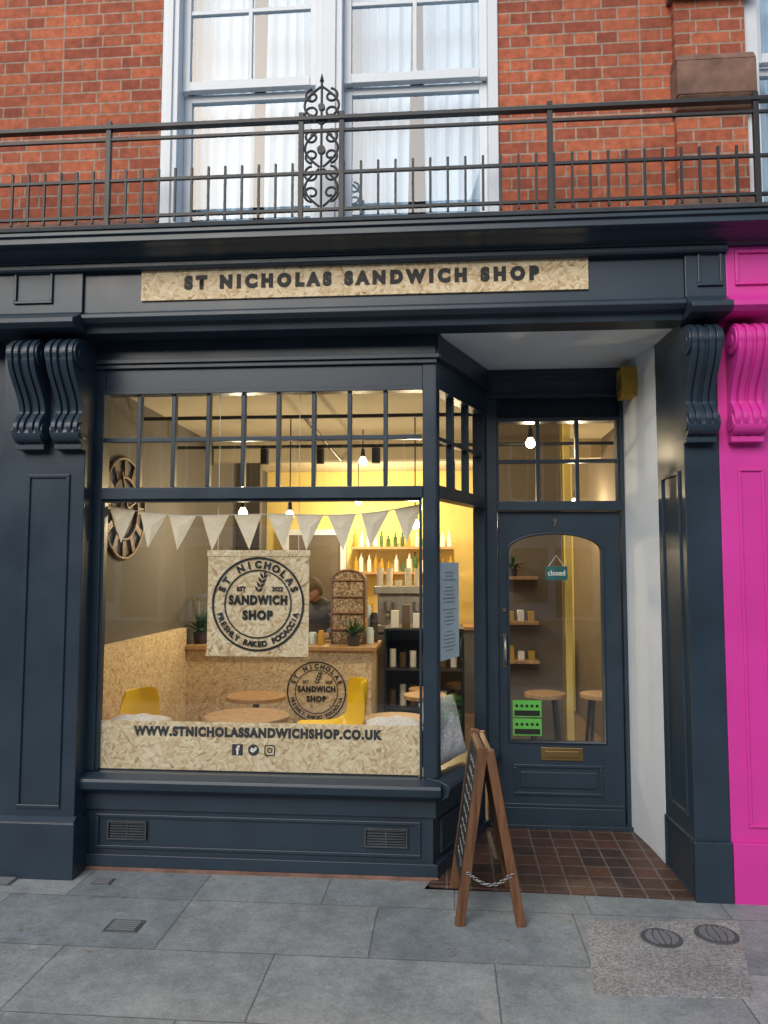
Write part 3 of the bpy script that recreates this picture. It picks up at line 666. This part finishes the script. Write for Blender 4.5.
def cushion(x,y,z,sx,sy,sz,rz):
    bm=bmesh.new(); bmesh.ops.create_cube(bm,size=1); bmesh.ops.subdivide_edges(bm,edges=bm.edges,cuts=9,use_grid_fill=True)
    for v in bm.verts:
        r=max(abs(v.co.x),abs(v.co.y))*2; v.co.z*= (1-.75*r**3); v.co.z+=.12*math.sin(v.co.x*17+y)*math.sin(v.co.y*9)*(1-r**2)
    me=bpy.data.meshes.new('cushion'); bm.to_mesh(me); bm.free(); me.materials.append(M['cushion'])
    for p in me.polygons: p.use_smooth=True
    o=bpy.data.objects.new('cushion',me); COL.objects.link(o); o.parent=cu; o.location=(x,y,z); o.scale=(sx,sy,sz); o.rotation_euler=rz
cushion(-.02,.46,.77,.36,.34,.12,(math.radians(75),0,math.radians(62))); cushion(-1.80,.38,.785,.34,.22,.09,(0,0,0)); cushion(-.3,.42,.79,.3,.22,.09,(0,0,.2))
B().box(-2.2,-.15,.24,.52,FZ,.74).done('window_seat','osb',room)
ck=empty('skeleton_wall_clock'); cy,cz,R=1.15,2.10,.35; X=-2.235
def circ(r,n=48): return [(X,cy+r*math.cos(2*math.pi*i/n),cz+r*math.sin(2*math.pi*i/n)) for i in range(n)]
curve('rings',[circ(R),circ(R*.62)],.013,'bronze',ck,True); curve('inner_ring',[circ(R*.2)],.01,'bronze',ck,True)
b=B()
for k in range(12):
    a=math.pi*k/6
    for da in (-.07,0,.07):
        b.beam((X,cy+R*.64*math.cos(a+da),cz+R*.64*math.sin(a+da)),(X,cy+R*.97*math.cos(a+da*.8),cz+R*.97*math.sin(a+da*.8)),.012,.012,Vector((1,0,0)))
b.beam((X+.02,cy,cz),(X+.02,cy+R*.5,cz+R*.2),.02,.01,Vector((1,0,0))); b.beam((X+.02,cy,cz),(X+.02,cy-R*.3,cz+R*.7),.015,.01,Vector((1,0,0)))
b.done('numerals_and_hands','bronze',ck)
def lamp(x,y,z,power=22,r=.036):
    l=empty('pendant_lamp'); curve('cord',[[(x,y,z+.1),(x,y,2.9)]],.005,'black',l)
    B().cyl((x,y,z+.04),.022,.07,14,'z',.014).done('socket','black',l)
    bm=bmesh.new(); bmesh.ops.create_uvsphere(bm,u_segments=16,v_segments=10,radius=r)
    for v in bm.verts:
        if v.co.z>0: v.co.x*=1-.4*v.co.z/r; v.co.y*=1-.4*v.co.z/r; v.co.z*=1.4
    me=bpy.data.meshes.new('bulb'); bm.to_mesh(me); bm.free(); me.materials.append(M['bulb']); o=bpy.data.objects.new('bulb',me); COL.objects.link(o); o.parent=l; o.location=(x,y,z)
    if power:
        li=bpy.data.lights.new('bulb_light','POINT'); li.energy=power; li.color=(1,.80,.52); li.shadow_soft_size=.05; lo=bpy.data.objects.new('bulb_light',li); COL.objects.link(lo); lo.parent=l; lo.location=(x,y,z-.08)
lamp(-1.62,2.0,2.13,30); lamp(-1.25,2.05,2.11,0); lamp(-.24,2.0,2.03,26); lamp(-1.0,4.7,2.45,60); lamp(.1,4.4,2.45,50); lamp(1.2,3.2,2.3,26)
lamp(.62,1.6,2.6,5); lamp(-.72,2.6,2.62,0)
tr=empty('ceiling_light_track'); curve('pipe',[[(-2.2,2.0,2.66),(1.3,2.0,2.66)],[(-2.2,1.3,2.76),(.3,1.3,2.76)],[(-1.0,1.3,2.76),(-1.0,3.2,2.72)]],.014,'black',tr)
b=B()
for k in range(6): b.cyl((-1.9+k*.45,2.0,2.52),.035,.12,12)
b.done('spotlights','black',tr)
ds=empty('wall_shelf'); b=B()
for z in (1.60,1.25,.95): b.box(.36,.72,2.05,2.25,z,z+.025)
b.done('boards','tabletop',ds,.002); b=B(); b2=B()
for z in (1.275,.975):
    for k in range(4): (b if k%2 else b2).box(.40+k*.08,.45+k*.08,2.1,2.18,z,z+random.uniform(.06,.14))
b.done('packets','amber',ds,.003); b2.done('boxes','cream',ds,.003)
cs=empty('closed_sign'); B().box(.64,.78,DY+.045,DY+.05,1.61,1.70).done('board','teal',cs,.002); text('word','closed',.71,1.64,DY+.044,.11,.035,'cream',cs,.02)
curve('string',[[(.66,DY+.048,1.70),(.71,DY+.048,1.77),(.76,DY+.048,1.70)]],.002,'cream',cs)
hy=empty('hygiene_rating_sticker'); b=B(); b.box(.42,.60,DY+.022,DY+.024,.745,.85); b.box(.42,.60,DY+.022,DY+.024,.63,.735); b.done('green_card','green',hy)
b=B()
for z0 in (.765,.65):
    b.box(.43,.59,DY+.019,DY+.0205,z0-.012,z0+.022)
    for k in range(5): b.cyl((.445+k*.032,DY+.019,z0+.05),.010,.0015,12,'y')
b.done('rating_marks','ink',hy)
al=empty('burglar_alarm_box'); b=B(); ax=1.16
b.prism([(.71,2.74),(.85,2.74),(.87,2.83),(.85,2.93),(.71,2.93),(.69,2.83)],ax-.08,ax+.02,'x'); b.done('case','amber',al,.01)
B().box(ax-.086,ax-.08,.74,.82,2.79,2.87).done('label','brownwall',al,.002)
# ------------------------------------------------------------------ person behind the counter (leaning forward)
pe=empty('person_behind_counter'); px,py_=-1.24,3.25
def skin(name,pts,edges,mat,root=0):
    me=bpy.data.meshes.new(name); me.from_pydata([Vector(p[:3]) for p in pts],edges,[]); o=bpy.data.objects.new(name,me); COL.objects.link(o); o.parent=pe
    o.modifiers.new('skin','SKIN'); sv=me.skin_vertices[0].data
    for i,p in enumerate(pts): sv[i].radius=(p[3],p[4] if len(p)>4 else p[3]); sv[i].use_root=(i==root)
    s=o.modifiers.new('s','SUBSURF'); s.levels=s.render_levels=2; o.modifiers['skin'].use_smooth_shade=True
    me.materials.append(M[mat]); return o
skin('body',[(px,py_+.14,.95,.15,.11),(px,py_+.08,1.10,.15,.11),(px+.01,py_-.03,1.25,.17,.11),(px+.02,py_-.12,1.34,.12,.09),(px+.02,py_-.19,1.40,.05,.05),
 (px+.20,py_-.10,1.32,.06),(px+.27,py_-.15,1.16,.045),(px+.17,py_-.36,1.10,.036),(px-.16,py_-.10,1.32,.06),(px-.24,py_-.15,1.16,.045),(px-.14,py_-.36,1.10,.036),
 (px+.09,py_+.1,.85,.09),(px+.1,py_+.08,.5,.065),(px+.1,py_+.1,.12,.05),(px-.09,py_+.1,.85,.09),(px-.1,py_+.08,.5,.065),(px-.1,py_+.1,.12,.05)],
 [(0,1),(1,2),(2,3),(3,4),(3,5),(5,6),(6,7),(3,8),(8,9),(9,10),(0,11),(11,12),(12,13),(0,14),(14,15),(15,16)],'shirt')
for sx in (1,-1):
    hx=px+.01+sx*.155; skin('hand',[(hx,py_-.36,1.10,.03,.02),(hx,py_-.43,1.085,.036,.016)],[(0,1)],'skin')
    for k in range(4): skin('finger',[(hx-.03+k*.02,py_-.43,1.085,.009),(hx-.032+k*.021,py_-.47,1.08,.009),(hx-.032+k*.021,py_-.495-.005*(k%2),1.065,.008)],[(0,1),(1,2)],'skin')
    skin('thumb',[(hx-sx*.03,py_-.39,1.085,.010),(hx-sx*.055,py_-.43,1.075,.009)],[(0,1)],'skin')
bm=bmesh.new(); bmesh.ops.create_uvsphere(bm,u_segments=28,v_segments=20,radius=1)
for v in bm.verts:
    x_,y_,z_=v.co; v.co.x=x_*.076*(1 if z_>-.2 else 1-.35*(-z_-.2)); v.co.y=y_*.095; v.co.z=z_*.118
    if y_<-.85 and abs(x_)<.25 and -.35<z_<.15: v.co.y-=.018
    if y_<-.7 and .1<z_<.3 and .2<abs(x_)<.5: v.co.y+=.008
me=bpy.data.meshes.new('head'); bm.to_mesh(me); bm.free(); me.materials.append(M['skin'])
for p in me.polygons: p.use_smooth=True
HM=Matrix.Translation((px+.02,py_-.27,1.485))@Matrix.Rotation(math.radians(-25),4,'Z')@Matrix.Rotation(math.radians(42),4,'X')
o=bpy.data.objects.new('head',me); COL.objects.link(o); o.parent=pe; o.matrix_world=HM
bm=bmesh.new(); bmesh.ops.create_uvsphere(bm,u_segments=28,v_segments=20,radius=1)
dl=[v for v in bm.verts if v.co.y<-.25 and v.co.z<.45 or v.co.z<-.6]
bmesh.ops.delete(bm,geom=dl,context='VERTS')
for v in bm.verts: v.co.x*=.086; v.co.y=v.co.y*.106+.004; v.co.z=v.co.z*.128+.004
me=bpy.data.meshes.new('hair'); bm.to_mesh(me); bm.free(); me.materials.append(M['hair'])
for p in me.polygons: p.use_smooth=True
o=bpy.data.objects.new('hair',me); COL.objects.link(o); o.parent=pe; o.matrix_world=HM
b=B()
for sx in (-1,1): b.cyl((sx*.03,-.092,.012),.006,.005,10,'y')
b.box(-.018,.018,-.086,-.075,-.057,-.053); b.done('eyes_mouth','hair',pe,mw=HM)
b=B()
for sx in (-1,1): b.cyl((sx*.074-.005,-.005,-.01),.02,.01,12,'x')
b.done('ears','skin',pe,mw=HM)
# ------------------------------------------------------------------ balcony railing
rl=empty('balcony_railing'); RY=-.27; b=B()
b.box(-6,6,RY-.02,RY+.02,3.985,4.005); b.box(-6,6,RY-.008,RY+.008,3.925,3.94)
b.box(-6,6,RY-.008,RY+.008,3.70,3.716); b.box(-6,6,RY-.008,RY+.008,3.505,3.521)
for x in (-5.2,-4.1,-2.95,-1.76,-.735,-.525,.53,1.53,2.6,3.7,4.8,5.9):
    b.box(x-.013,x+.013,RY-.013,RY+.013,3.44,4.03)
x=-6
while x<6:
    if not(-.74<x<-.52): b.box(x-.006,x+.006,RY-.006,RY+.006,3.48,3.765)
    x+=.0885
b.done('rails_and_pickets','black',rl,.001)
def spiral(cx,cz,r,a0,turns,sg,n=22):
    return [(cx+r*(1-.75*i/n)*math.cos(a0+sg*turns*2*math.pi*i/n),RY,cz+r*(1-.75*i/n)*math.sin(a0+sg*turns*2*math.pi*i/n)) for i in range(n+1)]
P=[]; xc=-.63
for s in (-1,1):
    for (z,r,a,d) in ((3.60,.045,-90,1),(3.70,.045,90,-1),(3.80,.04,-90,1),(3.90,.04,90,-1),(4.03,.045,-90,1),(4.12,.04,90,-1)):
        P.append(spiral(xc+s*.048,z,r,math.radians(a),1.1,d*s))
    P.append([(xc+s*(.01+.075*math.sin(t*math.pi)),RY,3.53+.2*t) for t in [k/12 for k in range(13)]])
    P.append([(xc+s*(.01+.075*math.sin(t*math.pi)),RY,3.74+.2*t) for t in [k/12 for k in range(13)]])
    P.append([(xc+s*(.005+.085*math.sin(t*math.pi)),RY,3.97+.2*t) for t in [k/12 for k in range(13)]])
P.append([(xc,RY,3.44),(xc,RY,4.22)])
curve('scrollwork',P,.0065,'black',rl)
b=B(); b.cyl((xc,RY-.01,3.83),.022,.02,12,'y'); b.cyl((xc,RY-.01,4.06),.018,.02,12,'y'); b.cyl((xc,RY,4.2),.012,.04,8,'z',.002); b.done('bosses','black',rl)
# ------------------------------------------------------------------ A-board
ab=empty('sandwich_board_sign'); ya,yb=-.31,.11; xt,zt=.185,.845; b=B()
xl,xr=.055,.34
for (xb,o,zz) in ((xl,-.014,zt),(xr,.014,zt-.01)):
    for yy in (ya,yb): b.beam((xb,yy,GZ),(xt+o,yy,zz),.036,.044)
    dx=(xt+o-xb)/(zz-GZ)
    def at(z): return xb+dx*(z-GZ)
    for z in (.81,.20): b.beam((at(z),ya+.02,z),(at(z),yb-.02,z),.045,.026,Vector((dx,0,1)))
b.cyl((xt-.03,ya-.015,.82),.008,.44,10,'y'); b.done('timber_frame','wood',ab,.003)
dx=(xt-.014-xl)/(zt-GZ)
def pan(xb,sgn,o):
    dxx=(xt+o-xb)/(zt-GZ); n=Vector((1,0,-dxx)).normalized()*.004; p=[]
    for s in (-1,1):
        for yy,z in ((ya+.015,.22),(yb-.015,.22),(yb-.015,.79),(ya+.015,.79)): p.append(Vector((xb+dxx*(z-GZ)-sgn*.016,yy,z))+n*s)
    return p
p=pan(xl,1,-.014); fc=[(0,1,2,3),(4,5,6,7),(0,1,5,4),(1,2,6,5),(2,3,7,6),(3,0,4,7)]
fin('chalkboard_panel',p,fc,'chalk',ab); p=pan(xr,-1,.014); fin('chalkboard_panel_rear',p,fc,'chalk',ab)
P=[]
for r in range(10):
    z=.74-r*.05; yy=ya+.05; pts=[]
    L_=random.uniform(.2,.32)
    for k in range(26):
        zz=z+random.uniform(-.010,.012); pts.append((xl+dx*(zz-GZ)-.0215,yy+L_*k/25,zz))
    P.append(pts)
curve('chalk_writing',P,.0012,'chalkline',ab)
pts=[]
for k in range(14):
    t=k/13; x=.098+(.298-.098)*t; z=.28-.05*math.sin(t*math.pi)
    c=(x,ya-.022,z); tilt=k%2
    pts.append([(c[0]+.011*math.cos(u),c[1]+(.006*math.sin(u) if tilt else 0),c[2]+(0 if tilt else .006*math.sin(u))) for u in [2*math.pi*q/10 for q in range(10)]])
curve('chain',pts,.002,'steel',ab,True)
pv=Vector((.2,ya,0)); ab.matrix_world=Matrix.Translation((0,-.02,0))@Matrix.Translation(pv)@Matrix.Rotation(math.radians(3),4,'Z')@Matrix.Translation(-pv)
# ------------------------------------------------------------------ ground
fin('ground',[(-300,-300,-.10),(300,-300,-.10),(300,300,-.10),(-300,300,-.10)],[(0,1,2,3)],'asphalt')
B().box(-40,40,-4.9,.35,-.05,GZ).done('pavement','slab')
k=B()
for i in range(-40,40): k.box(i*.9+.003,i*.9+.897,-5.05,-4.905,-.09,GZ-.002)
k.done('kerb','kerb',None,.008)
fin('road',[(-40,-14.5,-.096),(40,-14.5,-.096),(40,-5.05,-.096),(-40,-5.05,-.096)],[(0,1,2,3)],'asphalt')
B().box(-40,40,-17,-14.5,-.09,GZ).done('pavement_opposite','slab')
B().prism([(.645,-.25),(1.35,-.21),(1.17,-.86),(.565,-.88)],GZ-.02,GZ+.004,'z').done('concrete_patch','concrete')
def cover(x,y,r):
    c=empty('drain_cover'); b=B(); b.cyl((x,y,GZ-.01),r,.019,36); b.done('frame_ring','iron',c,.002)
    b=B()
    for i in range(-5,6):
        h=math.sqrt(max(0,(r*.82)**2-(i*r*.16)**2))
        if h>.01:
            for j in range(4):
                a=-h+2*h*j/4+.004; b.box(x+a,x+a+2*h/4-.008,y+i*r*.16-.004,y+i*r*.16+.004,GZ+.009,GZ+.013)
    b.done('tread_pattern','grey',c)
cover(.95,-.40,.09); cover(1.205,-.345,.095)
def flat(x,y,w,d):
    c=empty('stopcock_cover'); B().box(x-w/2,x+w/2,y-d/2,y+d/2,GZ-.01,GZ+.005).done('lid','iron',c,.002); b=B()
    for i in range(5): b.box(x-w*.4,x+w*.4,y-d*.38+i*d*.17,y-d*.38+i*d*.17+.008,GZ+.005,GZ+.009)
    b.done('ribs','grey',c)
flat(-2.33,-.04,.13,.1); flat(-1.48,-.48,.16,.12); flat(-1.8,.0,.1,.08)
b=B()
for k in range(26):
    x=random.uniform(-2.3,1.4); y=random.uniform(-1,.05); s=random.uniform(.005,.012); a=random.uniform(0,6)
    n=len(b.v); b.v+=[(x+s*math.cos(a+q),y+s*.7*math.sin(a+q),GZ+.005+random.uniform(0,.004)) for q in (0,1.5,3,4.4)]; b.f.append((n,n+1,n+2,n+3))
b.done('pavement_litter','tabletop')
# ------------------------------------------------------------------ opposite terrace (reflected in the glass)
tc=empty('opposite_terrace'); b=B(); wfr=B(); gl=B(); Y=-17
b.box(-40,40,Y-6,Y,0,6.6)
for i in range(-12,13):
    x=i*3.1
    for z in (3.7,):
        for dx_ in (-.7,.7):
            wfr.box(x+dx_-.5,x+dx_+.5,Y,Y+.07,z,z+1.7); gl.box(x+dx_-.42,x+dx_-.02,Y+.07,Y+.09,z+.08,z+1.62); gl.box(x+dx_+.02,x+dx_+.42,Y+.07,Y+.09,z+.08,z+1.62)
    wfr.box(x-1.3,x+1.3,Y,Y+.1,.2,2.9); gl.box(x-1.15,x-.1,Y+.1,Y+.12,.7,2.3); gl.box(x+.1,x+1.15,Y+.1,Y+.12,.3,2.3)
b.done('terrace_walls','brick2',tc); wfr.done('terrace_window_frames','white',tc); gl.done('terrace_window_panes','dark',tc)
B().prism([(Y-6.2,6.6),(Y+.2,6.6),(Y-3,8.6)],-40,40,'x').done('terrace_roof','lead',tc)
# ------------------------------------------------------------------ sky, sun, camera
w_=bpy.data.worlds.new("World"); scene.world=w_; w_.use_nodes=True; nt=w_.node_tree; bg=nt.nodes['Background']
EL,AZ=math.radians(32),math.radians(200)
sk=N(nt,'ShaderNodeTexSky'); sk.sky_type='NISHITA'; sk.sun_disc=False; sk.sun_elevation=EL; sk.sun_rotation=AZ; sk.dust_density=2; sk.air_density=1.2
L(nt,sk.outputs[0],bg.inputs[0]); bg.inputs[1].default_value=.15
su=bpy.data.lights.new('sun','SUN'); su.energy=1.5; su.angle=math.radians(40); su.color=(1,.98,.95)
so=bpy.data.objects.new('sun',su); COL.objects.link(so)
sd=Vector((math.sin(AZ)*math.cos(EL),math.cos(AZ)*math.cos(EL),math.sin(EL)))
so.rotation_euler=sd.to_track_quat('Z','Y').to_euler(); so.location=(0,-5,12)
cam=bpy.data.cameras.new('camera'); co=bpy.data.objects.new('camera',cam); COL.objects.link(co); scene.camera=co
cam.sensor_fit='VERTICAL'; cam.sensor_height=36; cam.lens=36*769/1024; cam.clip_start=.05; cam.clip_end=1000
co.matrix_world=Matrix.Translation((0,-4.04,1.68))@Euler((math.radians(94.25),0,math.radians(4.6)),'XYZ').to_matrix().to_4x4()@Matrix.Rotation(math.radians(0.1),4,'Z')
scene.view_settings.view_transform='Standard'; scene.view_settings.look='None'; scene.view_settings.exposure=0
